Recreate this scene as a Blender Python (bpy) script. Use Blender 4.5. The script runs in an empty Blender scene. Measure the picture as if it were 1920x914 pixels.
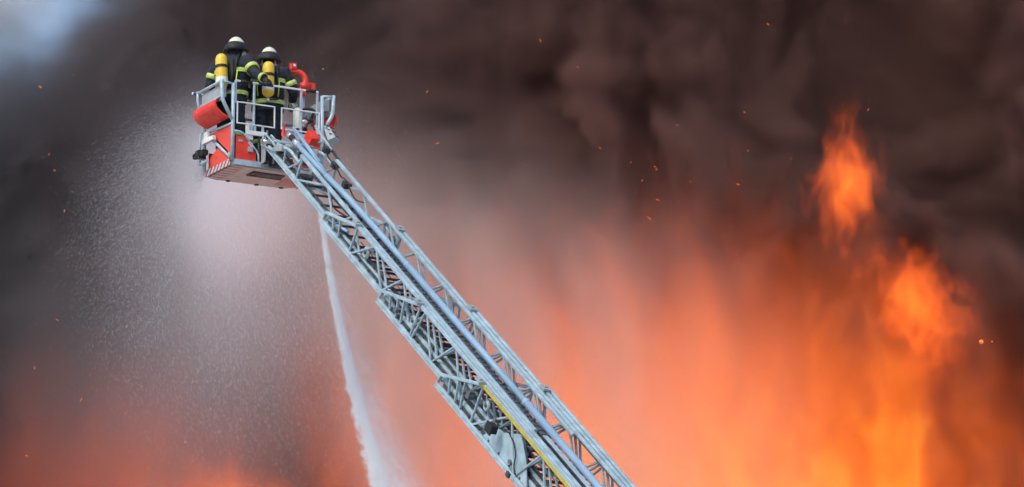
import bpy, bmesh, math, random
from mathutils import Vector, Matrix
R = math.radians
sc = bpy.context.scene
COL = sc.collection

# ---------------------------------------------------------------- camera
F_PX = 8160.0                      # focal length in pixels of the 1920 px wide photograph
PITCH = R(13.5)
EYE = Vector((0, 0, 1.7))
cam = bpy.data.cameras.new('camera')
cam_o = bpy.data.objects.new('camera', cam); COL.objects.link(cam_o)
cam_o.location = EYE; cam_o.rotation_euler = (R(90) + PITCH, 0, 0)
cam.sensor_width = 36; cam.lens = 36 * F_PX / 1920
cam.clip_end = 20000
sc.camera = cam_o

# ---------------------------------------------------------------- sky and sun
SUN_EL, SUN_AZ = 48, 218           # degrees; azimuth clockwise from +Y: behind the camera, to its left
SUN_STRENGTH, SUN_ANGLE = 1.6, 20
SKY_STRENGTH = 0.15
world = bpy.data.worlds.new('World'); sc.world = world; world.use_nodes = True
wt = world.node_tree
sky_tex = wt.nodes.new('ShaderNodeTexSky'); sky_tex.sky_type = 'NISHITA'; sky_tex.sun_disc = False
sky_tex.sun_elevation = R(SUN_EL); sky_tex.sun_rotation = R(SUN_AZ)
sky_tex.air_density = 1.0; sky_tex.dust_density = 2.0
wt.links.new(sky_tex.outputs[0], wt.nodes['Background'].inputs[0])
wt.nodes['Background'].inputs[1].default_value = SKY_STRENGTH
sun = bpy.data.lights.new('sun', 'SUN'); sun.energy = SUN_STRENGTH; sun.angle = R(SUN_ANGLE)
sun.color = (1.0, 0.95, 0.88)
sun_o = bpy.data.objects.new('sun', sun); COL.objects.link(sun_o)
_sd = Vector((math.sin(R(SUN_AZ)) * math.cos(R(SUN_EL)), math.cos(R(SUN_AZ)) * math.cos(R(SUN_EL)), math.sin(R(SUN_EL))))
sun_o.rotation_euler = _sd.to_track_quat('Z', 'Y').to_euler()

sc.view_settings.view_transform = 'Standard'; sc.view_settings.look = 'None'
sc.view_settings.exposure = 0.25; sc.view_settings.gamma = 1.0
sc.cycles.use_denoising = True
sc.cycles.use_adaptive_sampling = True; sc.cycles.adaptive_threshold = .05; sc.cycles.adaptive_min_samples = 12
sc.cycles.volume_bounces = 12; sc.cycles.max_bounces = 12
sc.cycles.diffuse_bounces = 2; sc.cycles.glossy_bounces = 2
sc.cycles.volume_step_rate = 3.5; sc.cycles.volume_max_steps = 256

def px(u, v, y):
    """a photograph pixel as a point of the place at northing y"""
    dx = (u - 960) / F_PX; dz = (457 - v) / F_PX
    d = Vector((dx, math.cos(PITCH) - dz * math.sin(PITCH), math.sin(PITCH) + dz * math.cos(PITCH)))
    return EYE + d * ((y - EYE.y) / d.y)

# ---------------------------------------------------------------- field maths for volumes
class X:
    def __init__(s, g, sock): s.g = g; s.s = sock
    def _m(s, op, *a):
        n = s.g.t.nodes.new('ShaderNodeMath'); n.operation = op
        for i, v in enumerate((s,) + a):
            if isinstance(v, X): s.g.t.links.new(v.s, n.inputs[i])
            else: n.inputs[i].default_value = v
        return X(s.g, n.outputs[0])
    def __add__(s, o): return s._m('ADD', o)
    __radd__ = __add__
    def __mul__(s, o): return s._m('MULTIPLY', o)
    __rmul__ = __mul__
    def __sub__(s, o): return s._m('SUBTRACT', o)
    def __rsub__(s, o): return s._m('MULTIPLY_ADD', -1.0, o)
    def __truediv__(s, o): return s._m('DIVIDE', o)
    def pow(s, o): return s._m('POWER', o)
    def sq(s): return s * s
    def max(s, o): return s._m('MAXIMUM', o)
    def min(s, o): return s._m('MINIMUM', o)
    def sqrt(s): return s._m('SQRT')
    def exp(s): return s._m('EXPONENT')
    def ss(s, a, b, c=0.0, d=1.0):
        n = s.g.t.nodes.new('ShaderNodeMapRange'); n.interpolation_type = 'SMOOTHSTEP'
        s.g.t.links.new(s.s, n.inputs['Value'])
        for k, v in (('From Min', a), ('From Max', b), ('To Min', c), ('To Max', d)): n.inputs[k].default_value = v
        return X(s.g, n.outputs[0])
class G:
    def __init__(s, t): s.t = t
    def vec(s, *c):
        n = s.t.nodes.new('ShaderNodeCombineXYZ')
        for i, v in enumerate(c):
            if isinstance(v, X): s.t.links.new(v.s, n.inputs[i])
            else: n.inputs[i].default_value = v
        return X(s, n.outputs[0])
    def noise(s, v, scale=1, detail=3, rough=.5, dist=0):
        n = s.t.nodes.new('ShaderNodeTexNoise'); s.t.links.new(v.s, n.inputs['Vector'])
        for k, q in (('Scale', scale), ('Detail', detail), ('Roughness', rough), ('Distortion', dist)): n.inputs[k].default_value = q
        return X(s, n.outputs[0])
def volume(name, lo, hi, res, fn, mat, label, cat):
    me = bpy.data.meshes.new(name); o = bpy.data.objects.new(name, me); COL.objects.link(o)
    t = bpy.data.node_groups.new(name, 'GeometryNodeTree')
    t.interface.new_socket('Geometry', in_out='OUTPUT', socket_type='NodeSocketGeometry')
    g = G(t); pos = t.nodes.new('GeometryNodeInputPosition'); sp = t.nodes.new('ShaderNodeSeparateXYZ')
    t.links.new(pos.outputs[0], sp.inputs[0])
    d = fn(g, *[X(g, sp.outputs[i]) for i in range(3)])
    vc = t.nodes.new('GeometryNodeVolumeCube'); t.links.new(d.s, vc.inputs['Density'])
    vc.inputs['Min'].default_value = lo; vc.inputs['Max'].default_value = hi
    for i, k in enumerate('XYZ'): vc.inputs['Resolution ' + k].default_value = max(8, int((hi[i] - lo[i]) / res))
    sm = t.nodes.new('GeometryNodeSetMaterial'); sm.inputs['Material'].default_value = mat
    t.links.new(vc.outputs[0], sm.inputs[0])
    out = t.nodes.new('NodeGroupOutput'); t.links.new(sm.outputs[0], out.inputs[0])
    o.modifiers.new('volume', 'NODES').node_group = t
    me.materials.append(mat)
    o['kind'] = 'stuff'; o['label'] = label; o['category'] = cat
    return o
def vmat(name, color, density, aniso=0.0, ramp=None, gain=0.0, fire_tint=None, x0=0.0, x1=1.0):
    """scattering smoke or mist; ramp = emission colour of a flame by its density (stop, r, g, b, strength)"""
    m = bpy.data.materials.new(name); m.use_nodes = True; t = m.node_tree; t.nodes.clear()
    o = t.nodes.new('ShaderNodeOutputMaterial'); v = t.nodes.new('ShaderNodeVolumePrincipled')
    t.links.new(v.outputs[0], o.inputs['Volume'])
    v.inputs['Color'].default_value = (*color, 1); v.inputs['Density'].default_value = density
    v.inputs['Anisotropy'].default_value = aniso
    if fire_tint:                     # light of sky and fire put into the colour, cool to warm along x
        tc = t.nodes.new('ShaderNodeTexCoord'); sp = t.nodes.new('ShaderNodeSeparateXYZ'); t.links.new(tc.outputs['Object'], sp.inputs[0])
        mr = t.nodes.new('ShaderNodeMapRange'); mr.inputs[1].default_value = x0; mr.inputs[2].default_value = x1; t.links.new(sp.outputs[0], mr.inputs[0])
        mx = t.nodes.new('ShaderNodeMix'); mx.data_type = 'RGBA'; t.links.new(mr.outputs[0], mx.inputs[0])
        mx.inputs[6].default_value = (*color, 1); mx.inputs[7].default_value = (*fire_tint, 1); t.links.new(mx.outputs[2], v.inputs['Color'])
    if ramp:
        a = t.nodes.new('ShaderNodeAttribute'); a.attribute_name = 'density'
        r = t.nodes.new('ShaderNodeValToRGB'); e = r.color_ramp.elements
        while len(e) < len(ramp): e.new(1.0)
        for k, (s, *c) in zip(e, ramp): k.position = s; k.color = (*c, 1)
        mm = t.nodes.new('ShaderNodeMath'); mm.operation = 'MULTIPLY'; mm.inputs[1].default_value = gain
        t.links.new(a.outputs['Fac'], r.inputs[0]); t.links.new(a.outputs['Fac'], mm.inputs[0])
        t.links.new(r.outputs[0], v.inputs['Emission Color']); t.links.new(mm.outputs[0], v.inputs['Emission Strength'])
    return m

# ---------------------------------------------------------------- materials
def mat(name, color, rough=.5, metal=0.0, var=.12, scale=6.0, bump=0.0, emit=0.0, coat=0.0):
    m = bpy.data.materials.new(name); m.use_nodes = True; t = m.node_tree; b = t.nodes['Principled BSDF']
    tc = t.nodes.new('ShaderNodeTexCoord'); n = t.nodes.new('ShaderNodeTexNoise')
    n.inputs['Scale'].default_value = scale; n.inputs['Detail'].default_value = 5
    t.links.new(tc.outputs['Object'], n.inputs['Vector'])
    r = t.nodes.new('ShaderNodeValToRGB'); e = r.color_ramp.elements
    e[0].position, e[1].position = .3, .72
    e[0].color = (*[c * (1 - var) for c in color], 1); e[1].color = (*[min(1, c * (1 + var)) for c in color], 1)
    t.links.new(n.outputs[0], r.inputs[0]); t.links.new(r.outputs[0], b.inputs['Base Color'])
    b.inputs['Roughness'].default_value = rough; b.inputs['Metallic'].default_value = metal
    b.inputs['Coat Weight'].default_value = coat
    if bump:
        bp = t.nodes.new('ShaderNodeBump'); bp.inputs['Strength'].default_value = bump; bp.inputs['Distance'].default_value = .01
        t.links.new(n.outputs[0], bp.inputs['Height']); t.links.new(bp.outputs[0], b.inputs['Normal'])
    if emit:
        b.inputs['Emission Color'].default_value = (*color, 1); b.inputs['Emission Strength'].default_value = emit
    return m
def stripe_mat(name, c1, c2, axis, width, slant, rough=.5):
    """diagonal hazard stripes: flat print on a panel"""
    m = mat(name, c1, rough, 0, .1, 9); t = m.node_tree; b = t.nodes['Principled BSDF']
    tc = t.nodes.new('ShaderNodeTexCoord'); s = t.nodes.new('ShaderNodeSeparateXYZ'); t.links.new(tc.outputs['Object'], s.inputs[0])
    g = G(t); x, y, z = [X(g, s.outputs[i]) for i in range(3)]
    v = (y + z * slant) if axis == 'y' else (x + y * slant)
    f = (v / (2 * width))._m('FRACT')._m('GREATER_THAN', .5)
    mx = t.nodes.new('ShaderNodeMix'); mx.data_type = 'RGBA'; t.links.new(f.s, mx.inputs[0])
    old = b.inputs['Base Color'].links[0].from_socket
    t.links.new(old, mx.inputs[6]); mx.inputs[7].default_value = (*c2, 1); t.links.new(mx.outputs[2], b.inputs['Base Color'])
    return m
M = dict(
    alu=mat('ladder_aluminium', (.365, .49, .555), .5, .05, .22, 7, bump=.05),
    alu2=mat('brace_aluminium', (.33, .44, .50), .5, .05, .22, 9),
    dark=mat('dark_steel', (.075, .08, .085), .5, .4, .3, 14),
    rung=mat('rubber_rung', (.035, .036, .04), .75, 0, .3, 20),
    pipe=mat('blue_grey_pipe', (.28, .44, .60), .5, .0, .08, 3),
    chain=mat('chain_plastic', (.13, .15, .17), .6, 0, .3, 14),
    ring=mat('bare_metal', (.62, .64, .66), .28, .85, .1, 9),
    tube=mat('galvanised_tube', (.40, .52, .585), .45, .1, .2, 12),
    white=mat('white_paint', (.80, .81, .80), .45, 0, .05, 8),
    grey=mat('grey_plate', (.36, .41, .425), .5, .1, .12, 8),
    red=mat('signal_red', (.84, .05, .028), .5, 0, .20, 9),
    redmesh=mat('red_mesh_panel', (.82, .085, .055), .6, 0, .22, 120),
    rubber=mat('black_rubber', (.014, .014, .016), .65, 0, .3, 20),
    yellow=mat('yellow_edge', (.52, .42, .06), .5, 0, .18, 9),
    tank=mat('tank_yellow', (.85, .56, .03), .4, 0, .08, 8, coat=.25),
    cloth=mat('navy_turnout_cloth', (.014, .020, .033), .85, 0, .35, 9, bump=.25),
    lime=mat('lime_reflective', (.60, .78, .035), .5, 0, .08, 30),
    silver=mat('silver_reflective', (.52, .55, .55), .4, .2, .1, 30),
    helmet=mat('pale_luminous_helmet', (.78, .82, .58), .3, 0, .04, 8, coat=.4),
    skin=mat('skin', (.55, .33, .25), .55, 0, .08, 20),
    label=mat('white_label', (.76, .76, .70), .5, 0, .12, 60),
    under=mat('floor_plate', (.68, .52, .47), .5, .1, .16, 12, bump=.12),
    blue=mat('blue_grip', (.03, .03, .20), .4, 0, .1, 20),
    lamp=mat('lamp_glass', (.8, .8, .78), .1, .3, .05, 9),
    hose=mat('red_brown_cable', (.22, .06, .04), .6, 0, .2, 20),
    ember=mat('ember', (1.0, .20, .03), .6, 0, .05, 9, emit=.45),
    drop=mat('water_drop', (.80, .82, .85), .25, 0, .05, 9),
    soil=mat('pale_concrete', (.33, .32, .30), .85, 0, .2, .3),
)
M['stripe'] = stripe_mat('red_white_band', (.62, .60, .60), (.42, .10, .10), 'y', .058, .9)
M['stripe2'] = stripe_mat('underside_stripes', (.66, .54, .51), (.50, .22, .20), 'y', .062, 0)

# ---------------------------------------------------------------- mesh helpers
class MB:
    def __init__(s): s.v = []; s.f = []
    def add(s, vs, fs):
        k = len(s.v); s.v += [tuple(v) for v in vs]; s.f += [tuple(i + k for i in f) for f in fs]; return s
    def box(s, lo, hi):
        x0, y0, z0 = lo; x1, y1, z1 = hi
        return s.add([(x0,y0,z0),(x1,y0,z0),(x1,y1,z0),(x0,y1,z0),(x0,y0,z1),(x1,y0,z1),(x1,y1,z1),(x0,y1,z1)],
                     [(0,3,2,1),(4,5,6,7),(0,1,5,4),(1,2,6,5),(2,3,7,6),(3,0,4,7)])
    def bar(s, p, q, w, h, up=(0, 0, 1)):
        """rectangular bar p->q, h along up, w across, edges slightly chamfered"""
        p, q = Vector(p), Vector(q); d = (q - p).normalized(); up = Vector(up)
        a = d.cross(up)
        if a.length < 1e-4: a = d.cross(Vector((1, 0, 0)))
        a.normalize(); b = a.cross(d); w /= 2; h /= 2; c = min(w, h) * .3
        prof = [(w-c,-h),(w,-h+c),(w,h-c),(w-c,h),(-w+c,h),(-w,h-c),(-w,-h+c),(-w+c,-h)]
        vs = [e + a * i + b * j for e in (p, q) for i, j in prof]
        n = 8
        fs = [(i, (i+1) % n, n + (i+1) % n, n + i) for i in range(n)] + [tuple(range(n-1, -1, -1)), tuple(range(n, 2*n))]
        return s.add(vs, fs)
    def tube(s, pts, r, n=8, caps=True, closed=False):
        pts = [Vector(p) for p in pts]; rs = r if isinstance(r, (list, tuple)) else [r] * len(pts)
        vs = []; a = None; m = len(pts)
        for i, p in enumerate(pts):
            if closed: d = (pts[(i+1) % m] - pts[i-1])
            else: d = (pts[min(i+1, m-1)] - pts[max(i-1, 0)])
            d.normalize()
            if a is None: a = d.orthogonal().normalized()
            a = (a - d * a.dot(d)).normalized(); b = d.cross(a)
            vs += [p + (a * math.cos(2*math.pi*k/n) + b * math.sin(2*math.pi*k/n)) * rs[i] for k in range(n)]
        fs = []
        for i in range(m if closed else m - 1):
            j = (i + 1) % m
            fs += [(i*n+k, i*n+(k+1) % n, j*n+(k+1) % n, j*n+k) for k in range(n)]
        if caps and not closed: fs += [tuple(range(n-1, -1, -1)), tuple(range((m-1)*n, m*n))]
        return s.add(vs, fs)
    def loft(s, rings, n=16, caps=True):
        """rings of (centre, vector a, vector b): ellipses c + a cos + b sin"""
        vs = []
        for c, a, b in rings:
            c, a, b = Vector(c), Vector(a), Vector(b)
            vs += [c + a * math.cos(2*math.pi*k/n) + b * math.sin(2*math.pi*k/n) for k in range(n)]
        m = len(rings)
        fs = [(i*n+k, i*n+(k+1) % n, (i+1)*n+(k+1) % n, (i+1)*n+k) for i in range(m-1) for k in range(n)]
        if caps: fs += [tuple(range(n-1, -1, -1)), tuple(range((m-1)*n, m*n))]
        return s.add(vs, fs)
    def prism(s, poly, off):
        """flat polygon (3-D points) given thickness by the vector off"""
        n = len(poly); off = Vector(off); a = [Vector(p) for p in poly]
        return s.add(a + [p + off for p in a], [tuple(range(n-1, -1, -1)), tuple(range(n, 2*n))] + [(i, (i+1) % n, n+(i+1) % n, n+i) for i in range(n)])
    def mesh(s, name, smooth=False):
        me = bpy.data.meshes.new(name); me.from_pydata(s.v, [], s.f); me.update()
        bm = bmesh.new(); bm.from_mesh(me); bmesh.ops.recalc_face_normals(bm, faces=bm.faces); bm.to_mesh(me); bm.free()
        if smooth:
            for p in me.polygons: p.use_smooth = len(p.vertices) <= 4
        return me
    def build(s, name, material, parent=None, smooth=False):
        me = s.mesh(name, smooth); me.materials.append(M[material])
        o = bpy.data.objects.new(name, me); COL.objects.link(o); o.parent = parent
        return o
def inst(name, me, parent=None, mtx=None):
    o = bpy.data.objects.new(name, me); COL.objects.link(o); o.parent = parent
    if mtx is not None: o.matrix_local = mtx
    return o
def empty(name, parent=None):
    o = bpy.data.objects.new(name, None); COL.objects.link(o); o.parent = parent; o.empty_display_size = .2; return o
def tag(o, label, cat, group=None, kind=None):
    o['label'] = label; o['category'] = cat
    if group: o['group'] = group
    if kind: o['kind'] = kind
    return o
def arc(c, a, b, t0, t1, n):
    c, a, b = Vector(c), Vector(a), Vector(b)
    return [c + a * math.cos(R(t0 + (t1-t0)*i/(n-1))) + b * math.sin(R(t0 + (t1-t0)*i/(n-1))) for i in range(n)]
def bend(pts, rad=.06, n=5):
    """round the corners of a polyline"""
    pts = [Vector(p) for p in pts]; out = [pts[0]]
    for a, b, c in zip(pts, pts[1:], pts[2:]):
        u, v = (a - b), (c - b); k = min(rad, u.length * .45, v.length * .45); p, q = b + u.normalized() * k, b + v.normalized() * k
        out += [p.lerp(b, t).lerp(b.lerp(q, t), t) for t in [i / (n - 1) for i in range(n)]]
    return out + [pts[-1]]
rnd = random.Random(7)

# ---------------------------------------------------------------- ground
g_ = MB().box((-6000, -6000, -.5), (6000, 6000, 0)).build('ground', 'soil'); g_['kind'] = 'structure'; g_['label'] = 'unseen pale concrete yard far below the ladder'  # unseen ground, made pale to bounce light up under the basket

# ---------------------------------------------------------------- where basket and ladder stand
TH, AL = R(29), R(37.6)
_d = Vector((433 - 960, 0, 0)) / F_PX
_dir = Vector((0, math.cos(PITCH), math.sin(PITCH))) + Vector((1, 0, 0)) * (433 - 960) / F_PX + Vector((0, -math.sin(PITCH), math.cos(PITCH))) * (457 - 308) / F_PX
OB = EYE + _dir.normalized() * 60.0
VR = Vector((math.cos(TH), math.sin(TH), 0)); VD = Vector((-math.sin(TH), math.cos(TH), 0)); VZ = Vector((0, 0, 1))
OL = OB + VR * .72 - VD * .3 + VZ * .22
VU = VD * math.cos(AL) + VZ * math.sin(AL); VN = VZ * math.cos(AL) - VD * math.sin(AL)

# ================================================================ aerial ladder
ladder = empty('aerial_ladder')
ladder.matrix_world = Matrix(((VR.x, VU.x, VN.x, OL.x), (VR.y, VU.y, VN.y, OL.y), (VR.z, VU.z, VN.z, OL.z), (0, 0, 0, 1)))
tag(ladder, 'long pale grey telescopic fire ladder rising to the basket', 'ladder')
def P(u, s, n): return Vector((s + .009 * u, -u, n))       # metres down from the tip, to the right, out of the rung plane
U0 = [-.05, 2.22, 4.48, 6.70]; LEN = [9.0, 9.2, 9.4, 20.0]
HW = [.265, .33, .40, .47]; LO = [0, -.055, -.12, -.20]; HI = [.325, .33, .335, .34]
LEAD = [1.02, .95, 1.05, 1.05]; PITCHZ = [.96, .96, .96, .96]
ZUP = (0, 0, 1)
for k in range(4):
    sec = empty('ladder_section', ladder)
    u0, u1, w, lo, hi = U0[k], U0[k] + LEN[k], HW[k], LO[k], HI[k]
    cw, ch = .049, (.044, .048, .05, .052)[k]
    uf = u0 + LEAD[k]                              # upper chord starts here
    for sd in (-1, 1):
        x = sd * w
        # lower chord: a box with a flange below and a lip that carries the next section
        m = MB(); lh = (.06, .07, .075, .085)[k]
        m.bar(P(u0, x, lo - .01), P(u1, x, lo - .01), .042, .046)
        m.bar(P(u0 + .01, x + sd * .012, lo - .040), P(u1, x + sd * .012, lo - .040), .062, .012)
        m.build('lower_chord', 'alu', sec)
        MB().bar(P(u0 + .12, x - sd * .034, lo + .010), P(u1, x - sd * .034, lo + .010), .024, .075).build('channel_shade', 'dark', sec)  # dark strip standing in for the shade inside the channel
        m = MB(); m.bar(P(uf, x, hi), P(u1, x, hi), cw, ch)
        m.build('upper_chord', 'alu', sec)
        if k: MB().bar(P(uf + .1, x - sd * .034, hi - .012), P(u1, x - sd * .034, hi - .012), .014, .012).build('gap_shade', 'dark', sec)  # dark strip drawn in as the shade of the gap between chords
        if k == 3 and sd == -1:
            MB().bar(P(uf - .01, x - .033, hi + .006), P(u1, x - .033, hi + .006), .006, .052).build('edge_strip', 'yellow', sec)
        # front end: short post, sloping brace up to the upper chord, posts inside the wedge
        if k:
            ph = .13
            MB().bar(P(u0 + .02, x, lo + .03), P(u0 + .06, x, lo + ph + .02), .05, .03, (0, 1, 0)).build('end_post', 'alu', sec)
            MB().bar(P(u0 + .04, x, lo + ph), P(uf + .05, x, hi - .004), .048, .042).build('end_brace', 'alu', sec)
            for f in ((.24, .46) if k == 1 else (.22, .42, .58)):
                ub = u0 + .05 + f * (uf - u0); nb = lo + ph + f * (hi - lo - ph)
                MB().bar(P(ub + .08, x, lo + .02), P(ub, x, nb), .034, .024, (0, 1, 0)).build('end_strut', 'alu2', sec)
            # stop bracket on the chord's front
            m = MB(); m.box((x - sd * .015 - .05, -uf - .10, hi + ch * .5), (x - sd * .015 + .05, -uf + .03, hi + ch * .5 + .028))
            m.box((x - sd * .015 - .03, -uf - .06, hi + ch * .5 + .027), (x - sd * .015 + .012, -uf - .01, hi + ch * .5 + .045)); m.build('stop_bracket', 'grey', sec)
        # zigzag web
        pz = PITCHZ[k] / 2; u = uf + .06; up_ = True; i = 0
        MB().bar(P(u, x, hi), P(u - .03, x, lo), .03, .03, (0, 1, 0)).build('web_post', 'alu2', sec)
        MB().bar(P(u + .02, x, lo), P(math.ceil((u + .1) / .96) * .96, x, hi), .028, .028, (1, 0, 0)).build('web_brace', 'alu2', sec)
        u = math.ceil((u + .1) / .96) * .96 + .04; up_ = False
        lim = min(u1, 15.5) - pz - .05
        while u < lim:
            a, b = (lo, hi) if up_ else (hi, lo)
            MB().bar(P(u, x, a), P(u + pz - .03, x, b), .028, .026, (1, 0, 0)).build('web_brace', 'alu2', sec)
            u += pz; up_ = not up_; i += 1
    # rungs and the bracing between them
    rm = MB().tube([(-w, 0, 0), (w, 0, 0)], .017, 10).mesh('rung', True); rm.materials.append(M['rung'])
    rs = MB()
    u = math.ceil((uf - .25) / .32) * .32; i = 0
    while u < min(u1, 15.0) - .1:
        inst('rung', rm, sec, Matrix.Translation(P(u, 0, lo + .035)))
        if i % 3 == 0 and u + .9 < u1:
            sgn = 1 if (i // 3) % 2 else -1
            MB().bar(P(u + .05, sgn * w, lo), P(u + .85, -sgn * w, lo), .03, .022).build('floor_brace', 'alu2', sec)
        u += .32; i += 1
    for c in (uf + .3, u1 - .2):
        MB().bar(P(c, -w, lo), P(c, w, lo), .05, .04).build('cross_tie', 'alu2', sec)
# rails the inner sections slide in, seen through the outer webs
# head of the ladder: bent arms that carry the basket
sec = empty('ladder_head', ladder)
for sd in (-1, 1):
    x = sd * .267
    MB().bar(P(.99, x, .30), P(.965, x, .21), .036, .036, (0, 1, 0)).build('head_post', 'alu', sec)
    MB().tube(bend([P(.97, x, .215), P(.60, x, .235), P(.30, x, .165), P(.18, x, .125)], .08, 4), .024, 10).build('head_arm', 'alu', sec, True)
    MB().bar(P(1.0, x, .21), P(1.02, x, .0), .026, .026, (0, 1, 0)).build('head_post', 'alu2', sec)
    MB().bar(P(.955, x, .21), P(.70, x, .02), .026, .026, (1, 0, 0)).build('head_brace', 'alu2', sec)
    MB().bar(P(.46, x, .20), P(.52, x, .0), .024, .024, (0, 1, 0)).build('head_post', 'alu2', sec)
    m = MB()                                                       # open end frame
    for q, r_ in (((-.18, .12), (.20, .125)), ((-.21, -.055), (.20, .04)), ((-.18, .12), (-.21, -.055)), ((.20, .125), (.19, .04))):
        for o_ in (-.04, .045): m.bar(P(q[0], x + o_, q[1]), P(r_[0], x + o_, r_[1]), .016, .022, (1, 0, 0))
    m.build('end_frame', 'alu', sec)
    MB().prism([P(.19, x - .048, .035), P(.20, x - .048, .135), P(.40, x - .048, .215), P(.44, x - .048, .15)], (.10, 0, 0)).build('head_block', 'grey', sec)
    MB().tube([P(-.10, x - .09, .04), P(-.10, x + .09, .04)], .03, 12).build('pivot_pin', 'ring', sec, True)
MB().bar(P(.05, -.27, .10), P(.05, .27, .10), .07, .07).build('head_cross_tube', 'alu2', sec)
# red hazard cone on the head, lamp, small boxes
MB().loft([(P(-.02, -.12, .20), (.035, 0, 0), (0, .035, 0)), (P(-.06, -.12, .25), (.022, 0, 0), (0, .022, 0)), (P(-.09, -.12, .36), (.003, 0, 0), (0, .003, 0))], 10).build('marker_cone', 'red', sec)
lampm = MB(); lampm.loft([(P(-.05, .14, .44), (.04, 0, 0), (0, 0, .022)), (P(-.02, .14, .44), (.034, 0, 0), (0, 0, .02))], 12); lampm.build('work_lamp', 'lamp', sec, True)
MB().prism([P(.02, .17, .22), P(.22, .17, .2), P(.25, .17, .32), P(.05, .17, .36)], (.12, 0, 0)).build('red_cover', 'red', sec)
# equipment along the right arm: dark link, loudspeaker-like housing, brackets, cables
MB().bar(P(.12, .30, .40), P(.95, .30, .33), .018, .04).build('link_bar', 'dark', sec)
MB().bar(P(.05, .27, .43), P(.72, .27, .37), .03, .03).build('link_rail', 'alu', sec)
m = MB(); m.loft([(P(.16, .42, .44), (.055, 0, 0), (0, 0, .05)), (P(.36, .42, .40), (.085, 0, 0), (0, 0, .06)), (P(.42, .42, .39), (.09, 0, 0), (0, 0, .065))], 4)
m.build('housing', 'grey', sec)
for a in range(3): MB().bar(P(.12 + a * .1, .36, .5 - a * .02), P(.16 + a * .1, .50, .47 - a * .02), .012, .012).build('guard_bar', 'dark', sec)
for (u, s, n) in ((.66, .24, .34), (1.02, .25, .27), (1.50, .25, .20)):
    m = MB(); m.box((s - .05, -u - .05, n - .04), (s + .03, -u + .05, n + .04)); m.tube([P(u, s - .07, n), P(u, s + .06, n)], .025, 10); m.build('cable_clamp', 'dark', sec)
cab = [P(.55, .22, .38), P(.8, .24, .25), P(1.05, .2, .33), P(1.25, .25, .2), P(1.45, .22, .27), P(1.8, .26, .12), P(2.1, .25, .22)]
MB().tube(bend(cab, .15, 6), .009, 6).build('cable', 'rubber', sec, True)
cab = [P(.3, -.18, .05), P(.6, -.05, -.02), P(.8, .1, .06), P(1.1, -.1, -.03), P(1.4, .12, .03), P(1.8, -.05, -.02), P(2.4, .1, .02)]
MB().tube(bend(cab, .2, 6), .012, 6).build('cable', 'hose', sec, True)
cab = [P(.2, -.22, .12), P(.5, -.2, -.05), P(.75, -.24, .05), P(1.3, -.2, -.03)]
MB().tube(bend(cab, .1, 6), .010, 6).build('cable', 'rubber', sec, True)
for (u, s, n, h_) in ((.25, -.1, .05, .12), (.42, .05, .04, .1), (.75, .1, .03, .08), (1.0, -.12, .0, .06)):
    MB().box((s - .06, -u - .06, n - .04), (s + .08, -u + .06, n + h_)).build('valve_block', rnd.choice(['dark', 'grey']), sec)

# water pipe with couplings
pp = empty('water_pipe', ladder)
MB().tube([P(.50, -.145, .30), P(1.55, -.085, .285)], .034, 14).build('pipe_tube', 'pipe', pp, True)
MB().tube(bend([P(1.5, -.088, .285), P(2.1, -.045, .29), P(3.2, -.06, .32), P(4.35, -.07, .335)], .5, 6), .041, 14).build('pipe_tube', 'pipe', pp, True)
MB().tube([P(4.3, -.07, .335), P(8.25, -.06, .345)], .044, 14).build('pipe_tube', 'pipe', pp, True)
MB().tube([P(8.2, -.06, .345), P(16, -.05, .345)], .048, 14).build('pipe_tube', 'pipe', pp, True)
def collar(u, s, n, r, L, mt): MB().tube([P(u, s, n), P(u + .01, s, n), P(u + L - .01, s, n), P(u + L, s, n)], [r * .9, r, r, r * .9], 16).build('collar', mt, pp, True)
collar(.20, -.160, .315, .048, .10, 'ring'); collar(.29, -.155, .310, .040, .13, 'rubber'); collar(.41, -.150, .305, .048, .09, 'ring'); collar(.49, -.145, .302, .040, .03, 'white')
collar(1.50, -.088, .286, .045, .05, 'pipe'); collar(4.30, -.07, .335, .049, .06, 'pipe'); collar(8.17, -.06, .345, .053, .07, 'pipe'); collar(6.3, -.065, .34, .047, .03, 'pipe')
MB().tube([P(.08, -.06, .37), P(1.05, -.01, .30)], .018, 10).build('side_pipe', 'pipe', pp, True)
MB().tube([P(.35, -.05, .35), P(1.3, .0, .24)], .026, 10).build('side_pipe', 'pipe', pp, True)

# cable carrier chain beside the pipe
ch_ = empty('cable_chain', ladder)
MB().bar(P(1.35, -.165, .20), P(5.0, -.145, .275), .075, .035).build('chain_bed', 'dark', ch_)
MB().bar(P(5.0, -.145, .275), P(15.5, -.135, .285), .085, .035).build('chain_bed', 'dark', ch_)
lm = MB(); lm.prism([(-.04, -.022, .0), (.036, .004, .0), (.036, .020, .010), (-.04, -.002, .010)], (0, 0, .012)); lm.box((-.042, -.05, .0), (-.034, .05, .024))
lme = lm.mesh('chain_link'); lme.materials.append(M['chain'])
u = 1.4
while u < 14.0:
    f = min(1, (u - 1.4) / 3.6)
    inst('chain_link', lme, ch_, Matrix.Translation(P(u, -.165 + .02 * f, .222 + .072 * f)) @ Matrix.Rotation(rnd.uniform(-.25, .25), 4, 'Z') @ Matrix.Rotation(rnd.uniform(-.2, .2), 4, 'X'))
    u += .12
m = MB(); m.bar(P(9.1, -.205, .348), P(10.6, -.205, .352), .07, .010); m.build('chain_cover', 'alu', ch_)

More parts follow.
